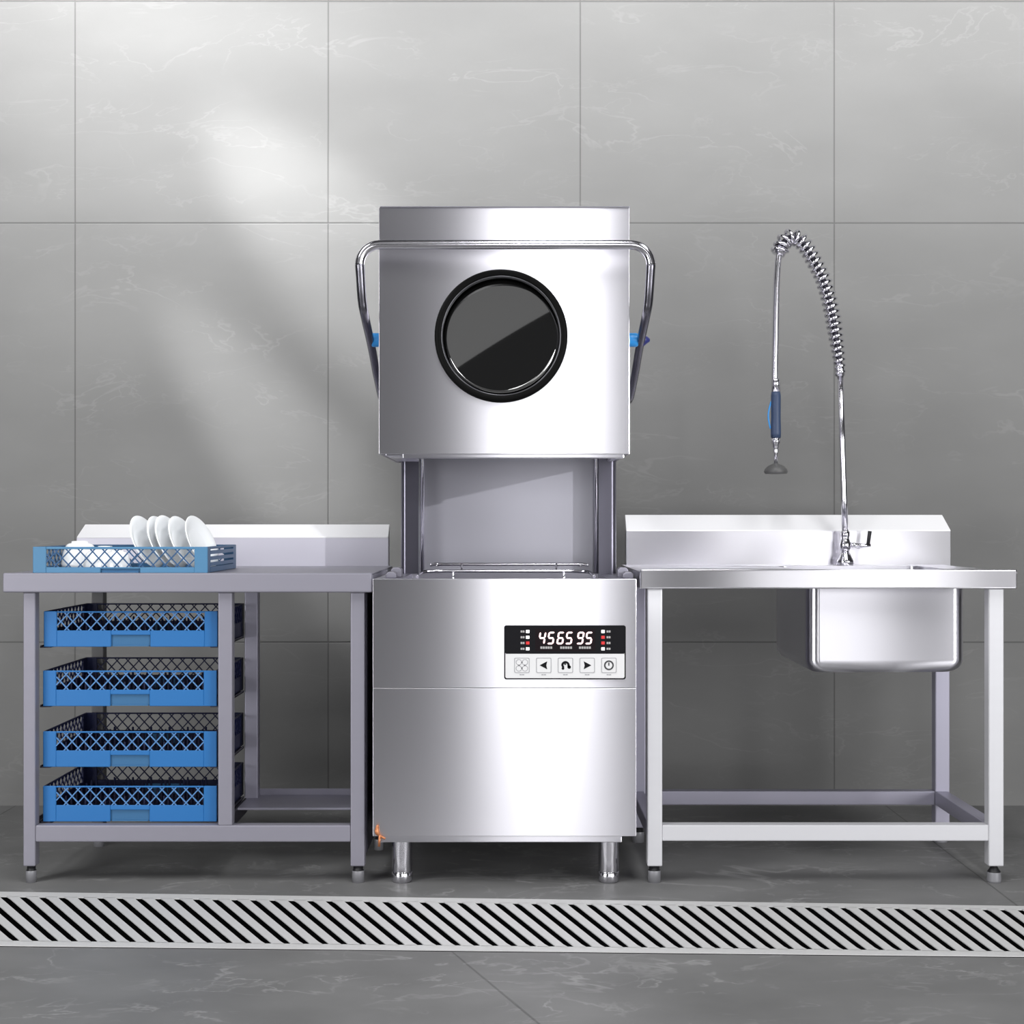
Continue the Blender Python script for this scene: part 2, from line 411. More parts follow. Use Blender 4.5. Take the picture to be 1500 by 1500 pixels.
# ------------------------------------------------------------------ dish racks
def lattice(bm, org, U, W, L, h, pitch, hw, th):
    """criss-cross bars filling an L x h window; U along, W up, thickness along U x W"""
    N = U.cross(W); run = h*.92
    for s in (1, -1):
        k = -run
        while k < L+run:
            u0, u1 = (k, k+run) if s > 0 else (k+run, k)
            a, b = Vector((u0, 0)), Vector((u1, h))
            lo, hi = 0.0, 1.0
            du = b.x-a.x
            for bound, sg in ((0, 1), (L, -1)):
                # sg*(a.x+du*t - bound) >= 0
                f0 = sg*(a.x-bound); f1 = sg*(b.x-bound)
                if f0 < 0 and f1 < 0: lo, hi = 1, 0; break
                if f0 < 0: lo = max(lo, f0/(f0-f1))
                if f1 < 0: hi = min(hi, f0/(f0-f1))
            if hi-lo > .05:
                p, q = a+(b-a)*lo, a+(b-a)*hi
                nx = hw*math.hypot(run, h)/h
                vs = []
                off = .0006 if s > 0 else -.0006
                for t in (-th/2+off, th/2+off):
                    for pp, sx in ((p, -nx), (p, nx), (q, nx), (q, -nx)):
                        vs.append(bm.verts.new(org + U*(pp.x+sx) + W*pp.y + N*t))
                for f in ((0, 1, 2, 3), (7, 6, 5, 4), (0, 4, 5, 1), (1, 5, 6, 2), (2, 6, 7, 3), (3, 7, 4, 0)):
                    bm.faces.new([vs[i] for i in f])
            k += pitch
def make_rack(label, Wd, Dp, Ht, win0, win1, fm, lm, side_m, pegs=True, solid_sides=False, group='blue dish racks'):
    """origin at the front bottom centre"""
    r = thing('dish_rack', label, 'dish rack', group=group)
    w = Wd/2; t = .006; sf = .034
    nw, nh = .051, win0*.72           # handle recess half width, height
    def wall(name, along_x, pos, inn, m, notch):
        bm = NB()
        def bx(u0, u1, z0, z1, a=0, b=t):
            lo, hi = sorted((pos+inn*a, pos+inn*b))
            if along_x: box(bm, u0, u1, lo, hi, z0, z1)
            else: box(bm, lo, hi, u0, u1, z0, z1)
        u0, u1 = (-w, w) if along_x else (t, Dp-t)
        um = (u0+u1)/2
        bx(u0, u0+sf, 0, Ht); bx(u1-sf, u1, 0, Ht); bx(u0+sf, u1-sf, win1, Ht)
        if notch:
            bx(u0+sf, um-nw, 0, win0); bx(um+nw, u1-sf, 0, win0); bx(um-nw, um+nw, nh, win0)
        else: bx(u0+sf, u1-sf, 0, win0)
        return obj(name, bm, m, r, .0012, 1), u0+sf, u1-sf, um
    for nm, ax, pos, inn, m, notch in (('front_wall', True, 0, 1, fm, True), ('back_wall', True, Dp, -1, side_m, True),
                                       ('side_wall', False, -w, 1, side_m, False), ('side_wall', False, w, -1, side_m, False)):
        o, a, b, um = wall(nm, ax, pos, inn, m, notch)
        bm = NB(); c = pos+inn*t*.45
        if solid_sides and not ax and pos > 0:
            for q in range(3): box(bm, c-.003, c+.003, a, b, win0+(win1-win0)*(q+.12)/3, win0+(win1-win0)*(q+.72)/3)
        elif ax: lattice(bm, Vector((a, c, win0)), Vector((1, 0, 0)), Vector((0, 0, 1)), b-a, win1-win0, .0312, .0015, .003)
        else: lattice(bm, Vector((c, a, win0)), Vector((0, 1, 0)), Vector((0, 0, 1)), b-a, win1-win0, .0312, .0015, .003)
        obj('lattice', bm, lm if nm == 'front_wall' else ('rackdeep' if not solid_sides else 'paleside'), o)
        if notch:
            bm = NB(); lo, hi = sorted((pos+inn*t*1.0, pos+inn*(t+.003))); box(bm, um-nw-.002, um+nw+.002, lo, hi, 0.001, nh+.002)
            lo, hi = sorted((pos+inn*.001, pos+inn*t)); box(bm, um-nw+.004, um+nw-.004, lo, hi, .001, .004)
            obj('hand_grip', bm, 'notch', o)
    bm = NB(); z0, z1 = .001, .006
    n = 13
    for i in range(n):
        x = -w+t+.014+(Wd-2*t-.028)*i/(n-1); box(bm, x-.003, x+.003, t+.0035, Dp-t-.0035, z0, z1)
    n = 12
    for i in range(n):
        y = t+.016+(Dp-2*t-.032)*i/(n-1); box(bm, -w+t, w-t, y-.003, y+.003, z0+.0005, z1+.0006)
    if pegs:
        for i in range(8):
            for j in range(7):
                x = -w+.045+(Wd-.09)*i/7; y = .05+(Dp-.1)*j/6
                lathe(bm, [(.0045, z1-.001), (.0028, Ht*.62), (0, Ht*.64)], Matrix.Translation((x, y, 0)), 6)
    obj('base_grid', bm, side_m, r)
    return r
RW, RD = .452, .385
rcx = (X(48)+X(317))/2
proto = make_rack('blue dish rack on the topmost runners, just under the left tabletop', RW, RD, .0925, .0425, .0885, 'rackblue', 'lattblue', 'rackdeep')
labels = ['blue dish rack on the topmost runners, just under the left tabletop',
          'blue dish rack second from the top under the left table',
          'blue dish rack third from the top, above the lowest one',
          'lowest blue dish rack, just above the front rail of the left table']
for i, zb_ in enumerate(bot):
    o = proto if i == 0 else copy_tree(proto)
    o.location = (rcx + (.002 if i == 0 else 0), rack_d, zb_); o['label'] = labels[i]
d_top = .012
pale = make_rack('paler blue dish rack loaded with white dishes on top of the left table', X(304, d_top)-X(48, d_top), .395, .0675, .0150, .0610, 'rackpale', 'lattnavy', 'paleside', pegs=False, solid_sides=True, group='blue dish racks')
pcx = (X(304, d_top)+X(48, d_top))/2
pale.location = (pcx, d_top, zt+.0006)

# ------------------------------------------------------------------ dishes in the upper rack
zf = zt + .0082
pr = .0765
plate_prof = [(0, 0), (.040, 0), (.044, .002), (.060, .008), (pr-.001, .0155), (pr, .0172), (pr-.002, .0182), (.059, .0112), (.044, .0052), (.040, .004), (0, .0038)]
pl_lab = ['leftmost white plate standing tilted in the upper blue rack',
          'white plate close behind the leftmost standing plate',
          'middle one of the five white plates standing in the rack',
          'fourth white plate from the left standing in the rack',
          'rightmost white plate standing tilted in the upper blue rack']
pd = .20
for i, px in enumerate((194, 219, 230, 250, 274)):
    tl = math.radians(23 + (0, 1, -1, 1, 0)[i]); yw = math.radians(15)
    nrm = Vector((math.cos(tl)*math.cos(yw), -math.cos(tl)*math.sin(yw), math.sin(tl)))
    bm = NB(); lathe(bm, plate_prof, None, 56)
    o = obj('plate', bm, 'china'); tag(o, pl_lab[i], 'plate', 'white plates in the upper rack')
    q = nrm.to_track_quat('Z', 'Y'); o.rotation_mode = 'QUATERNION'; o.rotation_quaternion = q
    low = min((q @ Vector((r*math.cos(a), r*math.sin(a), h))).z for r, h in plate_prof for a in [k*PI/36 for k in range(72)])
    o.location = (X(px, pd)+.026, pd, zf-low+.0005)
bowl_lab = ['large upturned white bowl at the left end of the upper rack', 'small upturned white bowl nearest the rack front, right of the large bowl',
            'medium upturned white bowl in the middle of the upper rack', 'small upturned white bowl next to the leftmost plate']
for i, (px, d, r, h) in enumerate(((117, .21, .048, .072), (141, .075, .033, .050), (154, .27, .042, .058), (172, .078, .034, .050))):
    arc = lambda rr, hh: [(rr*(.46+.54*math.cos(PI/2*k/10)**.75), hh*math.sin(PI/2*k/10)) for k in range(11)]
    prof = arc(r, h*.93) + [(r*.46, h*.935), (r*.455, h*.99), (r*.44, h), (r*.39, h), (r*.38, h*.94), (0, h*.93)]
    inn = [(q*.95, z*.95) for q, z in arc(r, h*.92)] + [(0, h*.875)]
    bm = NB(); lathe(bm, inn[::-1]+prof, None, 40)
    tag(obj('bowl', bm, 'china', loc=(X(px, d), d, zf)), bowl_lab[i], 'bowl', 'upturned white bowls in the upper rack')

# ------------------------------------------------------------------ hood dishwasher
MF = -.01
dw = thing('hood_dishwasher', 'tall stainless hood dishwasher between the two tables with a round window and raised hood', 'dishwasher', (X(739), .35, 0))
bxl, bxr = X(546, MF), X(932, MF); zd = Z(848, MF); bz = Z(1225, MF)
seam = Z(1008, MF); BD = .70
# lower body
bm = NB()
box(bm, bxl, bxr, MF, MF+.022, seam+.0004, zd)
obj('front_panel', bm, 'steel', dw, .001)
bm = NB(); box(bm, bxl, bxr, MF, MF+.022, bz, seam-.0004); obj('front_panel', bm, 'steel', dw, .001)
bm = NB()
for a, b in ((bxl, bxl+.02), (bxr-.02, bxr)): box(bm, a, b, MF+.0225, BD, bz, zd-.001)
box(bm, bxl+.02, bxr-.02, BD-.02, BD, bz, zd-.001); box(bm, bxl+.02, bxr-.02, MF+.0225, BD-.02, bz, bz+.02)
obj('cabinet_shell', bm, 'steel_in', dw, .001)
# deck with an open wash tank
bm = NB()
tx0, tx1, ty0, ty1 = bxl+.07, bxr-.07, .07, .46
dz = zd-.002
box(bm, bxl+.0205, bxr-.0205, MF+.0225, ty0, dz-.004, dz); box(bm, bxl+.0205, bxr-.0205, ty1, BD-.0205, dz-.004, dz)
box(bm, bxl+.0205, tx0, ty0, ty1, dz-.004, dz); box(bm, tx1, bxr-.0205, ty0, ty1, dz-.004, dz)
obj('deck', bm, 'steel_in', dw)
bm = NB(); tb = dz-.28
box(bm, tx0-.004, tx0, ty0, ty1, tb, dz-.004); box(bm, tx1, tx1+.004, ty0, ty1, tb, dz-.004)
box(bm, tx0, tx1, ty0-.004, ty0, tb, dz-.004); box(bm, tx0, tx1, ty1, ty1+.004, tb, dz-.004); box(bm, tx0, tx1, ty0, ty1, tb-.004, tb)
obj('wash_tank', bm, 'steel_in', dw)
# under frame and feet
bm = NB(); box(bm, X(556, .01), X(911, .01), .012, BD-.04, Z(1234, .012), bz-.0005); obj('under_frame', bm, 'steel', dw, .002)
for px, py_ in ((589, .045), (891.5, .045), (589, BD-.09), (891.5, BD-.09)):
    cx = X(px, .045); bm = NB(); mt = Matrix.Translation((cx, py_, 0)); r = .0262; zl = Z(1234, .012)
    lathe(bm, [(r, .028), (r, zl)], mt, 36); lg = obj('leg', bm, 'chrome', dw)
    bm = NB(); lathe(bm, [(0, 0), (r*.94, 0), (r*1.04, .006), (r*1.04, .026), (r*.98, .028)], mt, 36); obj('adjustable_foot', bm, 'chrome', lg)
# rack guide on the deck
bm = NB()
def rr(y, xa, xb, z, y2): return [(xa, y, z), (xa, y2, z)]
gz = .803
ga, gb = X(620, .1), X(862, .1)
tube(bm, spline([(ga-.012, .04, dz+.006), (ga, .085, gz-.002), (ga+.03, .1, gz), (ga+.1, .102, gz), (gb-.1, .102, gz), (gb-.03, .1, gz), (gb, .085, gz-.002), (gb+.012, .04, dz+.006)], 8), .0042, 10)
obj('rack_guide', bm, 'chrome', dw)
bm = NB()
tube(bm, spline([(X(630, .3), .30, .8135), (X(640, .3), .30, .8155), (X(660, .3), .30, .815), (X(830, .3), .30, .815), (X(850, .3), .30, .8155), (X(862, .3), .30, .8135)], 6), .0045, 10)
for px in (640, 850):
    tube(bm, [(X(px, .3), .30, .8135), (X(px, .3), .30, .809)], .004, 8)
for px in (676, 815):
    tube(bm, [(X(px, .3), .30, .815), (X(px, .1), .105, gz)], .003, 8)
for px in (664, 826): tube(bm, [(X(px, .1), .10, gz), (X(px, .1), .10, dz-.02)], .0036, 8)
for px in (600, 885): pass
obj('rack_guide', bm, 'chrome', dw)
for sx in (-1, 1):
    bm = NB(); a = X(575, .15) if sx < 0 else X(918, .15)
    for dx, y0, z1 in ((0, .10, .016), (sx*-.009, .16, .026)):
        prism(bm, [(a+dx-.014, dz), (a+dx+.014, dz), (a+dx+.014, dz+z1-.006), (a+dx+.008, dz+z1), (a+dx-.008, dz+z1), (a+dx-.014, dz+z1-.006)], 'y', y0, y0+.05)
    obj('joining_bracket', bm, 'satin', dw, .002)
# rear of the wash chamber
hz0, hz1 = Z(665, .02), Z(304, .02)
cd = .44
for sx, pa_, pb_ in ((-1, 587, 613), (1, 877, 903)):
    xa, xb = X(pa_, cd), X(pb_, cd)
    out_l = sx < 0
    r = .016
    pts = []
    if out_l:
        for i in range(9): a = PI + PI/2*i/8; pts.append((xa+r+r*math.cos(a), cd+r+r*math.sin(a)))
        pts += [(xb, cd), (xb, .56), (xa, .56)]
    else:
        for i in range(9): a = -PI/2 + PI/2*i/8; pts.append((xb-r+r*math.cos(a), cd+r+r*math.sin(a)))
        pts += [(xb, .56), (xa, .56), (xa, cd)]
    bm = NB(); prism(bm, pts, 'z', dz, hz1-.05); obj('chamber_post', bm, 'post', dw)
    gxp = X(618.5 if out_l else 873.5, cd+.0)
    bm = NB(); tube(bm, [(gxp, cd+.006, dz), (gxp, cd+.006, hz1-.06)], .0052, 14); obj('guide_rod', bm, 'chrome', dw)
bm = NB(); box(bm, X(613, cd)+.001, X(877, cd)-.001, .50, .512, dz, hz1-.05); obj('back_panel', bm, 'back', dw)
# hood: a shell open below and behind
hl, hr, hf, hb = X(555, .02), X(922, .02), .02, .60
bm = NB(); t = .014
ccx, ccz, cr_ = X(734, .01), Z(492, .01), 88*(D0+.01)/F
N_ = 96; inn_ = circ(ccx, ccz, cr_, N_); out_ = []
for i in range(N_):
    a = 2*PI*i/N_; ca, sa = math.cos(a), math.sin(a)
    k = min(((hr-ccx)/ca if ca > 0 else (hl-ccx)/ca) if abs(ca) > 1e-9 else 9, ((hz1-ccz)/sa if sa > 0 else (hz0-ccz)/sa) if abs(sa) > 1e-9 else 9)
    out_.append((ccx+ca*k, ccz+sa*k))
for c_ in ((hl, hz0), (hl, hz1), (hr, hz0), (hr, hz1)):
    i = min(range(N_), key=lambda i: (out_[i][0]-c_[0])**2+(out_[i][1]-c_[1])**2); out_[i] = c_
ring(bm, out_, inn_, hf, hf+t)
obj('hood_front', bm, 'steel', dw, .001)
bm = NB()
for a in (hl, hr-t): box(bm, a, a+t, hf+t+.0005, hb, hz0, hz1-.001)
box(bm, hl+t, hr-t, hf+t+.0005, hb, hz1-t, hz1-.001); box(bm, hl+t, hr-t, hb-t, hb, hz0, hz1-t)
obj('hood_shell', bm, 'steel_in', dw, .001)
bm = NB(); il, ir = X(590, .04), X(914, .04)
box(bm, il, ir, .036, .075, hz0-.010, hz0+.004)
for a, b in ((hl+t+.002, il+.02), (ir-.02, hr-t-.002)): box(bm, a, b, .040, .40, hz0-.004, hz0+.003)
obj('hood_lip', bm, 'steel', dw, .002)
bm = NB(); box(bm, X(557, .02), X(922.5, .02), .016, .07, hz1, hz1+.0025); obj('hood_top_trim', bm, 'steel_in', dw)
# round window
TILT_UP, TILT_LEFT = 7.0, 2.5
cx, cz, s = X(734, .01), Z(492, .01), (D0+.01)/F
bm = NB(); seg = 96
lathe(bm, [(97.5*s, 0), (97.5*s, .012), (95*s, .0165), (90*s, .0165), (88*s, .015), (87.3*s, .004), (87.3*s, 0)],
      Matrix.Translation((cx, .0205, cz)) @ Matrix.Rotation(PI/2, 4, 'X'), seg)
rg = obj('window_ring', bm, 'black', dw)
bm = NB()
lathe(bm, [(88*s, .002), (88*s, .0150), (86.2*s, .0150), (85.4*s, .002)], Matrix.Translation((cx, .0205, cz)) @ Matrix.Rotation(PI/2, 4, 'X'), seg)
obj('window_bead', bm, 'glass_rim', rg)
# slightly bulged pane, leaning back inside its sleeve
bm = NB(); R = 84.6*s; sag = .005
RS = (R*R+sag*sag)/(2*sag); prof = []
for i in range(17):
    r = R*i/16; prof.append((r, math.sqrt(RS*RS-r*r)-(RS-sag)))
prof += [(R, -.004), (0, -.004)]
lathe(bm, prof, Matrix.Translation((cx, .0215, cz)) @ Matrix.Rotation(PI/2, 4, 'X') @ Matrix.Rotation(math.radians(-TILT_UP), 4, 'X') @ Matrix.Rotation(math.radians(-TILT_LEFT), 4, 'Y'), seg)
gp = obj('window_glass', bm, 'glass', dw)
bm = NB(); q = Matrix.Translation((cx, .0205, cz)) @ Matrix.Rotation(PI/2, 4, 'X')
lathe(bm, [(87.2*s, .002), (87.2*s, -.062), (0, -.062)], q, seg); lathe(bm, [(86.8*s, .002), (86.8*s, -.0615), (0, -.0615)], q, seg)
obj('window_sleeve', bm, 'black', rg)
# lifting handle: front bar and two arms running back to the pivots
hy = -.055; hzb = Z(358.5, hy); hx0, hx1 = X(527, hy), X(953.5, hy)
def arm(side):
    x = hx1 if side > 0 else hx0
    i = -side
    top = []
    cr = .05
    for k in range(9):
        a = PI/2*k/8
        top.append((x + i*cr - i*cr*math.sin(a), hy, hzb - cr + cr*math.cos(a)))
    low = [(x-side*.001, hy+.004, Z(400, hy)), (x-side*.004, hy+.02, Z(440, hy+.02)), (x-side*.008, hy+.045, Z(462, hy+.045)),
           (x-side*.014, .12, Z(510, .12)), (x-side*.018, .22, Z(550, .22)), (x-side*.024, .32, Z(588, .32))]
    return top, low
topL, lowL = arm(-1); topR, lowR = arm(1)
bm = NB(); bar = [topL[0]] + [Vector(topL[0]).lerp(Vector(topR[0]), k/12) for k in range(1, 12)] + [topR[0]]
tube(bm, topL[::-1] + bar[1:-1] + topR, .0122, 20, cap=False)
hd = obj('handle', bm, 'chrome', dw)
for top, low in ((topL, lowL), (topR, lowR)):
    path = spline([top[-1]] + low, 6); n = len(path)
    bm = NB(); tube(bm, path, [.0122 - .0022*(i/(n-1)) - (.003 if i == n-1 else 0) for i in range(n)], 18)
    obj('handle_arm', bm, 'chrome_d', hd)
for side in (-1, 1):
    xh = hr if side > 0 else hl
    mt = Matrix.Translation((xh, .10, Z(498, .10))) @ Matrix.Rotation(side*PI/2, 4, 'Y')
    bm = NB(); lathe(bm, [(0, 0), (.0155, 0), (.0185, .006), (.0185, .024), (.015, .031), (0, .031)], mt, 24); k = obj('pivot_knob', bm, 'blue_kn', dw)
    if side > 0:
        bm = NB(); lathe(bm, [(0, .031), (.015, .031), (.0165, .044), (.010, .052), (.004, .060), (0, .060)], mt, 24); obj('knob_cap', bm, 'navy', k)
# copper fitting at the lower left corner
bm = NB()
tube(bm, spline([(X(553, -.02), -.014, Z(1207)), (X(552, -.02), -.016, Z(1216)), (X(556, -.02), -.016, Z(1222)), (X(564, -.02), -.014, Z(1227))], 6), [.003+.0035*math.sin(PI*min(1, i/12)) for i in range(19)], 10)
tube(bm, [(X(556, -.02), -.016, Z(1222)), (X(555, -.02), -.016, Z(1238))], .0035, 10)
obj('copper_fitting', bm, 'copper', dw)
# control panel
PY = MF-.0005
def PX(px): return X(px, MF)
def PZ(py): return Z(py, MF)
cp_bm = NB()
ring(cp_bm, rrect(PX(738.5), PX(916.5), PZ(995), PZ(916), .0055), rrect(PX(740.2), PX(914.8), PZ(993.2), PZ(917.5), .0045), PY-.0035, PY)
cp = obj('control_panel', cp_bm, 'ink', dw)
def face(name, m, par, x0, x1, y0, y1, r=.001, a=.003, b=0.0, mi=0, bm=None):
    own = bm is None
    bm = bm or NB(); prism(bm, rrect(PX(x0), PX(x1), PZ(y1), PZ(y0), r), 'y', PY-a, PY-b, mi)
    return obj(name, bm, m, par) if own else None
face('display', 'pan_blk', cp, 740.2, 914.8, 917.5, 957.5, .003)
face('keypad', 'pan_wht', cp, 740.2, 914.8, 957.6, 993.2, .003)
face('display_window', 'scr_blk', cp, 784, 872, 921, 953.5, .002, .0034)
SEG = {'4': 'bcfg', '5': 'acdfg', '6': 'acdefg', '9': 'abcdfg'}
def digit(ch, x0, y0, w, h):
    bm = NB(); th = 2.6; sl = .16
    def para(pts):
        prism(bm, [(PX(x0 + px + (h-py)*sl), PZ(y0+py)) for px, py in pts], 'y', PY-.0040, PY-.0034)
    def hs(y): para([(th*.4, y), (th, y-th/2), (w-th, y-th/2), (w-th*.4, y), (w-th, y+th/2), (th, y+th/2)])
    def vs(x, ya, yb_): para([(x, ya+th*.3), (x+th/2, ya+th*.9), (x+th/2, yb_-th*.9), (x, yb_-th*.3), (x-th/2, yb_-th*.9), (x-th/2, ya+th*.9)])
    for s_ in SEG[ch]:
        if s_ == 'a': hs(th/2)
        if s_ == 'g': hs(h/2)
        if s_ == 'd': hs(h-th/2)
        if s_ == 'f': vs(th/2, 0, h/2+.4)
        if s_ == 'e': vs(th/2, h/2-.4, h)
        if s_ == 'b': vs(w-th/2, 0, h/2+.4)
        if s_ == 'c': vs(w-th/2, h/2-.4, h)
    obj('digit', bm, 'digit', cp)
for txt, xs in (('45', (787.5, 800.5)), ('65', (814.5, 827)), ('95', (843.5, 856))):
    for ch, x in zip(txt, xs): digit(ch, x, 925.2, 10.2, 18.6)
for x0_, x1_ in ((791.5, 809), (820.5, 837), (848, 865)):
    bm = NB(); x = x0_
    while x < x1_-2:
        prism(bm, rrect(PX(x), PX(x+2.9), PZ(950.2), PZ(946.8), .0004, 2), 'y', PY-.0038, PY-.0034); x += 3.6
    obj('caption', bm, 'txt_gry', cp)
for i, py in enumerate((924.9, 933.3, 941.7, 950.2)):
    for lx, red, tx0_ in ((773, i == 2, 762.6), (883.2, i in (1, 2), 888.4)):
        bm = NB(); prism(bm, rrect(PX(lx-2.5), PX(lx+2.5), PZ(py+2.2), PZ(py-2.2), .0006, 3), 'y', PY-.0038, PY-.003)
        obj('indicator_light', bm, 'led_r' if red else 'led_w', cp)
        bm = NB()
        for q in range(2): prism(bm, rrect(PX(tx0_+q*3.1), PX(tx0_+q*3.1+2.6), PZ(py+1.5), PZ(py-1.5), .0003, 2), 'y', PY-.0036, PY-.003)
        obj('caption', bm, 'txt_gry', cp)
def P2(px, py): return (PX(px), PZ(py))
def blob(bm, pts, mi): prism(bm, [P2(*p) for p in pts], 'y', PY-.0042, PY-.0036, mi)
def pxring(bm, cx_, cy_, ro, ri, mi, n=28):
    s_ = (D0+MF)/F
    ring(bm, circ(PX(cx_), PZ(cy_), ro*s_, n), circ(PX(cx_), PZ(cy_), ri*s_, n), PY-.0042, PY-.0036, mi)
def pxdot(bm, cx_, cy_, r, mi, n=16): prism(bm, circ(PX(cx_), PZ(cy_), r*(D0+MF)/F, n), 'y', PY-.0042, PY-.0036, mi)
for i, bxp in enumerate((764.5, 796.5, 828.2, 860, 891.8)):
    bm = NB(); by = 974.3
    prism(bm, rrect(PX(bxp-10.8), PX(bxp+10.8), PZ(by+10.8), PZ(by-10.8), .003), 'y', PY-.0036, PY-.003, 0)
    ring(bm, rrect(PX(bxp-11), PX(bxp+11), PZ(by+11), PZ(by-11), .003), rrect(PX(bxp-10.2), PX(bxp+10.2), PZ(by+10.2), PZ(by-10.2), .0027), PY-.0041, PY-.003, 2)
    if i == 0:
        for dx, dy in ((-4.5, -4.5), (4.5, -4.5), (-4.5, 4.5), (4.5, 4.5)): pxring(bm, bxp+dx, by+dy, 4.4, 3.6, 2, 20)
        for dx, dy in ((0, -4.2), (0, 4.2), (-4.2, 0), (4.2, 0)): pxdot(bm, bxp+dx, by+dy, 1.1, 2, 10)
    if i == 1: blob(bm, [(bxp-6, by), (bxp+5, by-5.8), (bxp+3.6, by), (bxp+5, by+5.8)], 1)
    if i == 3: blob(bm, [(bxp+6, by), (bxp-5, by-5.8), (bxp-3.6, by), (bxp-5, by+5.8)], 1)
    if i == 2:
        for a in range(12):
            a0, a1 = PI*a/12, PI*(a+1)/12
            blob(bm, [(bxp+math.cos(a0)*6.2, by-math.sin(a0)*6.2), (bxp+math.cos(a1)*6.2, by-math.sin(a1)*6.2), (bxp+math.cos(a1)*3.0, by-math.sin(a1)*3.0), (bxp+math.cos(a0)*3.0, by-math.sin(a0)*3.0)], 1)
        pxdot(bm, bxp-3.6, by+4.6, 2.0, 1); pxdot(bm, bxp+5.4, by+2.6, 2.6, 1); pxdot(bm, bxp-.4, by-1.8, 1.5, 3)
        blob(bm, [(bxp-6.2, by), (bxp-2.6, by), (bxp-1.6, by+3), (bxp-4.8, by+3.4)], 1); blob(bm, [(bxp+2.8, by), (bxp+6.2, by), (bxp+7, by+3), (bxp+3.2, by+3)], 1)
    if i == 4:
        pxring(bm, bxp, by, 7.2, 5.0, 3); blob(bm, [(bxp-1, by-4), (bxp+.8, by-4), (bxp+.8, by+.6), (bxp-1, by+.6)], 3)
    obj('button', bm, ['pan_wht', 'ink', 'ink_gry', 'ink_mid'], cp)
    bm = NB()
    for q in range(2): prism(bm, rrect(PX(bxp-3.4+q*3.6), PX(bxp-.3+q*3.6), PZ(988.9), PZ(987.4), .0002, 2), 'y', PY-.0036, PY-.003)
    obj('caption', bm, 'ink_gry', cp)
under(dw)

# ------------------------------------------------------------------ sink table on the right
rt = thing('sink_table', 'bright steel sink table on the right with a deep basin hanging below its top', 'table', ((X(938)+X(1490))/2, .3, 0))
ztr = Z(838)
x0, x1 = X(938), X(1490)
sx0, sx1, sy0, sy1 = X(1183, .06), X(1418, .06), .06, .54
sz0 = Z(987, .06)
bm = NB(); zz = ztr-.004
box(bm, x0, sx0, 0, TBL, zz, ztr); box(bm, sx1, x1, 0, TBL, zz, ztr); box(bm, sx0, sx1, 0, sy0, zz, ztr); box(bm, sx0, sx1, sy1, TBL, zz, ztr)
for a in (x0, x1-.004): box(bm, a, a+.004, .012, TBL, Z(862.5), zz)
tt = obj('tabletop', bm, 'polish', rt)
bm = NB(); box(bm, x0, x1, -.0005, .012, Z(862.5), Z(834)); obj('front_apron', bm, 'polish', rt, .004, 3)
# basin: rounded pressed bowl, shell of two skins
def loop(x0, x1, y0, y1, r, n=7):
    return rrect(x0, x1, y0, y1, r, n)
bm = NB(); rows = []
rb = .035; rc = .034
levels = [(0, ztr-.0005), (0, sz0+rb)] + [(rb*(1-math.cos(PI/2*i/6)), sz0+rb-rb*math.sin(PI/2*i/6)) for i in range(1, 7)]
for ins, z in levels: rows.append([bm.verts.new((p[0], p[1], z)) for p in loop(sx0+ins, sx1-ins, sy0+ins, sy1-ins, max(.004, rc))])
th = .003
inner = [(ins+th*(1 if ins == 0 else 1), max(z, sz0+th)) for ins, z in levels[::-1]]
for ins, z in inner: rows.append([bm.verts.new((p[0], p[1], z)) for p in loop(sx0+ins, sx1-ins, sy0+ins, sy1-ins, max(.004, rc-th*.5))])
nb = len(levels)
for v in bm.verts:                                   # the front of the bowl stands slightly askew
    if v.co.y < sy0+.08: v.co.y += .014*((v.co.x-sx0)/(sx1-sx0))
for q, (A, B) in enumerate(zip(rows, rows[1:])):
    if q == nb-1: continue
    for k in range(len(A)):
        j = (k+1) % len(A); f = bm.faces.new((A[k], A[j], B[j], B[k])); f.smooth = True
bm.faces.new(rows[nb-1]); bm.faces.new(rows[nb])
A, B = rows[0], rows[-1]
for k in range(len(A)):
    j = (k+1) % len(A); bm.faces.new((A[k], A[j], B[j], B[k]))
bo = obj('basin', bm, 'steel', rt); wn = bo.modifiers.new('normals', 'WEIGHTED_NORMAL'); wn.weight = 100
bm = NB(); lathe(bm, [(0, -.003), (.028, -.003), (.03, .0025), (.018, .004), (0, .002)], Matrix.Translation(((sx0+sx1)/2, .3, sz0+.0035)), 24); obj('basin_drain', bm, 'chrome', rt)
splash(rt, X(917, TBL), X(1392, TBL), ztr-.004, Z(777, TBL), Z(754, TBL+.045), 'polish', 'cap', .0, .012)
lz = Z(1272)
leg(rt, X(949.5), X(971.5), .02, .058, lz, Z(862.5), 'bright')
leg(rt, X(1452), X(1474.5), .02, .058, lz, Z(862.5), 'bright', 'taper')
bd = .50
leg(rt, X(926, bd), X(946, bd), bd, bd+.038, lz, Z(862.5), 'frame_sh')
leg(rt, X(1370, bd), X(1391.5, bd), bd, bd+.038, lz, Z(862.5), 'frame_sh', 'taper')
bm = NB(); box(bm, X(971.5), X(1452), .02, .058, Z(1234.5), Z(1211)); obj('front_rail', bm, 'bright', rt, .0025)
zr = Z(1211)
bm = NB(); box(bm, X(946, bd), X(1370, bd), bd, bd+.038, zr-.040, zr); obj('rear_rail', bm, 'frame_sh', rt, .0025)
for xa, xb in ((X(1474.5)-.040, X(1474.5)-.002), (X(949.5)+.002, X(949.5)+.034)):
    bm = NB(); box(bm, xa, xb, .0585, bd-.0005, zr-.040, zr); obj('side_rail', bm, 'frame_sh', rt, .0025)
under(rt)

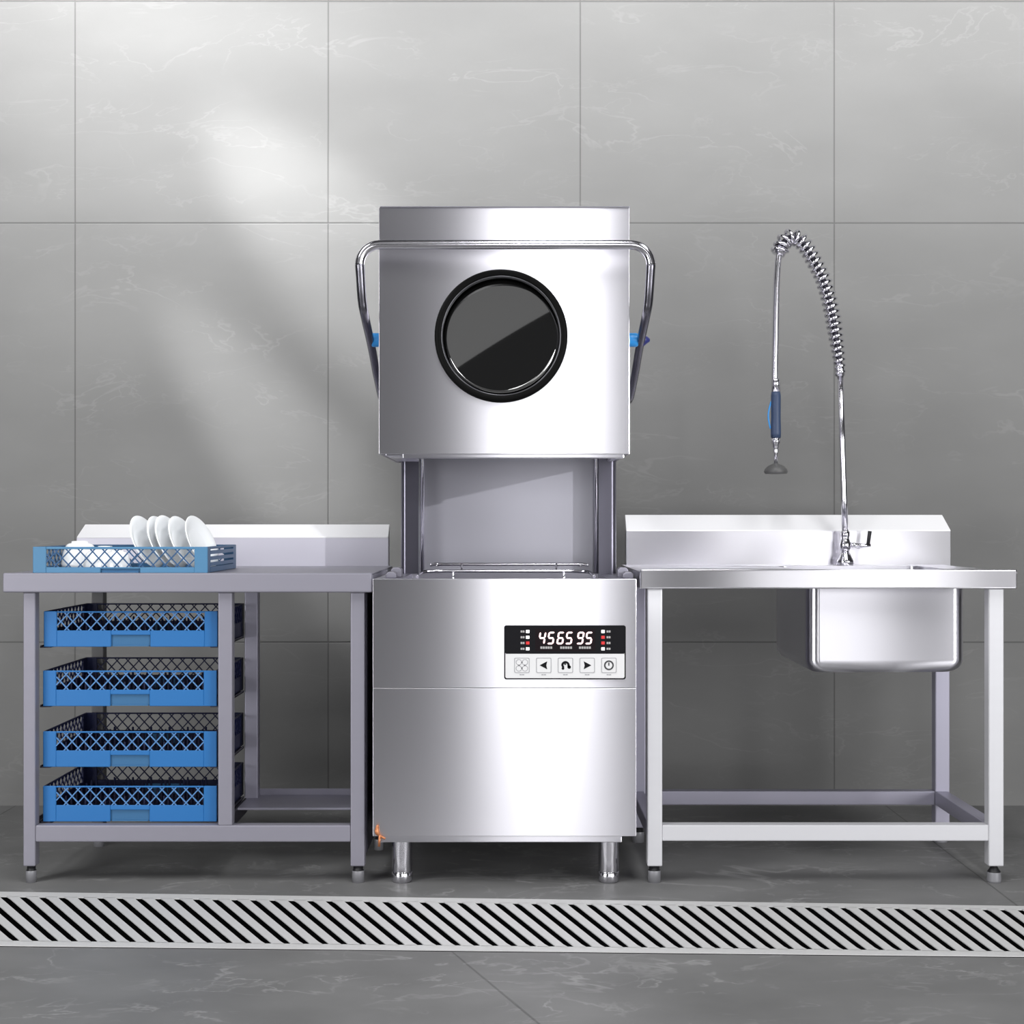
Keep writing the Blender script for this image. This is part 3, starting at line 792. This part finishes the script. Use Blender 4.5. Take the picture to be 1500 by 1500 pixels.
# ------------------------------------------------------------------ pre-rinse tap
fd = .595
tap = thing('pre_rinse_tap', 'tall chrome pre-rinse tap with coiled spring and hanging blue-gripped spray on the sink table', 'tap', (X(1238, fd), fd, ztr))
def Q(px, py, dd=0): return Vector((X(px, fd), fd+dd, Z(py, fd)))
tcx = X(1238, fd)
def zrel(py): return Z(py, fd)
sc = (D0+fd)/F
mt = Matrix.Translation((tcx, fd, 0))
bm = NB()
lathe(bm, [(0, ztr+.0003), (12.5*sc, ztr+.0003), (12.8*sc, zrel(822)), (12.0*sc, zrel(819.5)), (8*sc, zrel(811)), (6*sc, zrel(808)), (0, zrel(808))], mt, 28); obj('base_flange', bm, 'chrome', tap)
bm = NB()
lathe(bm, [(0, zrel(808)), (6*sc, zrel(808)), (8.5*sc, zrel(803)), (9*sc, zrel(797)), (7*sc, zrel(791)), (5.5*sc, zrel(788)), (6.8*sc, zrel(785)), (7.0*sc, zrel(780)), (4.5*sc, zrel(776.5)), (0, zrel(776))], mt, 28)
tube(bm, [Q(1244, 798, -.002), Q(1252, 798.5, -.004), Q(1258, 800, -.006), Q(1264, 799.5, -.008), Q(1274, 798.5, -.01)], [3.6*sc, 3.4*sc, 4.2*sc, 2.9*sc, 2.4*sc], 14)
vb = obj('valve_body', bm, 'chrome', tap)
bm = NB(); tube(bm, [Q(1270.5, 797, -.01), Q(1272.8, 778, -.012)], [2.6*sc, 2.9*sc], 12); obj('tap_lever', bm, 'rubber', vb)
bm = NB(); tube(bm, [Q(1238, 777), Q(1236.5, 730), Q(1234, 650), Q(1231, 546)], 4.6*sc, 16); obj('riser_pipe', bm, 'chrome', tap)
ctrl = [(1231, 550), (1229, 524), (1225.5, 500), (1221, 470), (1214, 437), (1205, 408), (1194, 385), (1182, 364), (1170, 350.5), (1158, 347.5), (1148, 355), (1141, 371)]
path = spline([Q(*c) for c in ctrl], 14)
L = [0]
for a, b in zip(path, path[1:]): L.append(L[-1]+(b-a).length)
def at(u):
    u = max(0, min(L[-1]-1e-6, u)); i = max(k for k in range(len(L)) if L[k] <= u); i = min(i, len(path)-2)
    return path[i].lerp(path[i+1], (u-L[i])/(L[i+1]-L[i])), (path[i+1]-path[i]).normalized()
bm = NB(); tube(bm, path, 4.0*sc, 12); obj('inner_hose', bm, 'dark_st', tap)
bm = NB(); turns = 29; N = turns*16; hel = []
for k in range(N+1):
    f = k/N; p, t_ = at(f*L[-1])
    up = Vector((0, 1, 0)); w = t_.cross(up).normalized(); a = 2*PI*turns*f
    r = (6.0 + 3.8*min(1, f/.28) + 1.4*max(0, (f-.55)/.45))*sc
    hel.append(p + (up*math.cos(a) + w*math.sin(a))*r)
tube(bm, hel, 2.45*sc, 8); obj('spring_coil', bm, 'chrome', tap)
bm = NB()
p0, t0 = at(0); p1, t1 = at(L[-1])
tube(bm, [Q(1231, 551), Q(1230.2, 541), Q(1229.6, 532)], [6.6*sc, 7.0*sc, 6.8*sc], 18); obj('spring_collar', bm, 'chrome', tap)
bm = NB(); tube(bm, [p1 - t1*.022, p1 + t1*.006], [9.6*sc, 9.2*sc], 20); obj('spring_collar', bm, 'chrome', tap)
bm = NB(); tube(bm, spline([Q(1142, 366), Q(1139.5, 385), Q(1137.5, 420), Q(1136.5, 470), Q(1135.5, 520), Q(1135, 562)], 8), 4.9*sc, 16); obj('hose', bm, 'chrome', tap)
hx = X(1136.5, fd); mt = Matrix.Translation((hx, fd, 0))
bm = NB(); lathe(bm, [(0, zrel(553)), (4.8*sc, zrel(554)), (6.2*sc, zrel(558)), (6.4*sc, zrel(574)), (0, zrel(574))], mt, 22); obj('grip_collar', bm, 'chrome', tap)
bm = NB(); lathe(bm, [(0, zrel(574)), (6.4*sc, zrel(574)), (7.2*sc, zrel(580)), (7.0*sc, zrel(610)), (7.6*sc, zrel(635)), (7.2*sc, zrel(641)), (0, zrel(641))], mt, 22); gr = obj('spray_grip', bm, 'grip', tap)
bm = NB(); tube(bm, spline([Q(1129.8, 588), Q(1126.5, 600), Q(1125.5, 612), Q(1128.5, 628)], 6), 1.2*sc, 8); obj('trigger', bm, 'blue_kn', gr)
bm = NB(); lathe(bm, [(0, zrel(641)), (6.6*sc, zrel(641)), (6.8*sc, zrel(648)), (4.6*sc, zrel(652)), (4.8*sc, zrel(655)), (3.2*sc, zrel(657)), (4.0*sc, zrel(660)), (2.8*sc, zrel(664)), (2.8*sc, zrel(680)), (0, zrel(680))], mt, 22); obj('spray_neck', bm, 'chrome', tap)
bm = NB(); lathe(bm, [(0, zrel(678)), (5*sc, zrel(679.5)), (12*sc, zrel(683)), (16.5*sc, zrel(688)), (17.2*sc, zrel(691.5)), (15.5*sc, zrel(694)), (0, zrel(694))], mt, 30); obj('spray_head', bm, 'spray', tap)
under(tap)

# ------------------------------------------------------------------ light
W = bpy.data.worlds.new('world'); S.world = W; W.use_nodes = True
W.node_tree.nodes['Background'].inputs[0].default_value = (.95, .96, 1.0, 1)
W.node_tree.nodes['Background'].inputs[1].default_value = .035
def area(name, loc, target, sx, sy, power, spread=180, col=(1, 1, 1)):
    l = bpy.data.lights.new(name, 'AREA'); l.shape = 'RECTANGLE'; l.size = sx; l.size_y = sy; l.energy = power; l.color = col
    l.spread = math.radians(spread)
    o = bpy.data.objects.new(name, l); C.objects.link(o); o.location = loc
    o.rotation_euler = (Vector(target)-Vector(loc)).to_track_quat('-Z', 'Y').to_euler(); return o
def spot(name, loc, target, power, ang, blend=1.0, rad=.05, col=(1, 1, 1)):
    l = bpy.data.lights.new(name, 'SPOT'); l.energy = power; l.spot_size = math.radians(ang); l.spot_blend = blend; l.shadow_soft_size = rad; l.color = col
    o = bpy.data.objects.new(name, l); C.objects.link(o); o.location = loc
    o.rotation_euler = (Vector(target)-Vector(loc)).to_track_quat('-Z', 'Y').to_euler(); return o
WB = 6.2                                        # distance of the added light panels behind the camera from the furniture
area('added_rear_panel', (.22, -WB, 1.25), (.22, 0, 1.25), .74, 2.5, 28)  # unseen panel added for the bright band reflected in the machine's steel
area('added_rear_panel', (2.30, -WB, 1.3), (2.30, 0, 1.3), 1.45, 2.6, 33)  # unseen panel added to whiten the sink table's apron and basin
area('added_side_fill', (-5.3, -6.0, 1.2), (0, .4, .8), 3.0, 2.3, 220)  # unseen panel added on the left as low soft fill
area('added_side_fill', (5.3, -6.0, 1.2), (0, .4, .8), 3.0, 2.3, 262)  # its right-hand counterpart, also added as fill
area('added_overhead_strip', (.20, -2.1, 4.2), (.20, -1.8, 0), .36, 3.0, 64)  # unseen strip added to draw vertical streaks on the brushed steel
area('added_overhead_strip', (2.15, -2.1, 4.2), (2.15, -1.8, 0), .8, 3.0, 60)  # second added strip, for the sink table's steel
area('added_overhead_strip', (-2.9, -2.4, 4.0), (-1.8, -1.2, 0), .8, 2.4, 55, 120)  # added beyond the left table to brighten dishes and drain
sk = area('glass_reflection_panel', (-1.37, -6.0, 4.96), (-1.37, 0, 5.36), 5.0, 3.0, 17)  # unseen panel added only to be reflected in the round window
sk.rotation_euler = (Matrix.Rotation(math.radians(-33), 3, 'Y') @ Matrix.Rotation(PI/2, 3, 'X')).to_euler()
area('wall_washer', (0.4, -1.0, 3.7), (0.4, WY, 2.62), 6.0, .25, 49, 58)
area('beam_lamp', (X(-60, WY), WY-.9, Z(-620, WY)), (X(240, WY), WY, Z(130, WY)), 1.2, .25, 10, 50)
spot('beam_lamp', (X(-150, WY), WY-.7, Z(-330, WY)), (X(500, WY), WY, Z(370, WY)), 620, 16)
spot('beam_lamp', (X(-300, WY), WY-.7, Z(-275, WY)), (X(450, WY), WY, Z(710, WY)), 900, 11)
spot('aimed_spot', (4.3, -3.4, 2.0), (0, .5, .95), 1000, 9, .5, .03)  # unseen spot from the right, cone narrowed to the wash chamber
spot('aimed_spot', (1.6, -3.0, 3.4), (-1.03, .2, .88), 420, 10, .9, .4)  # unseen spot added to brighten the plates
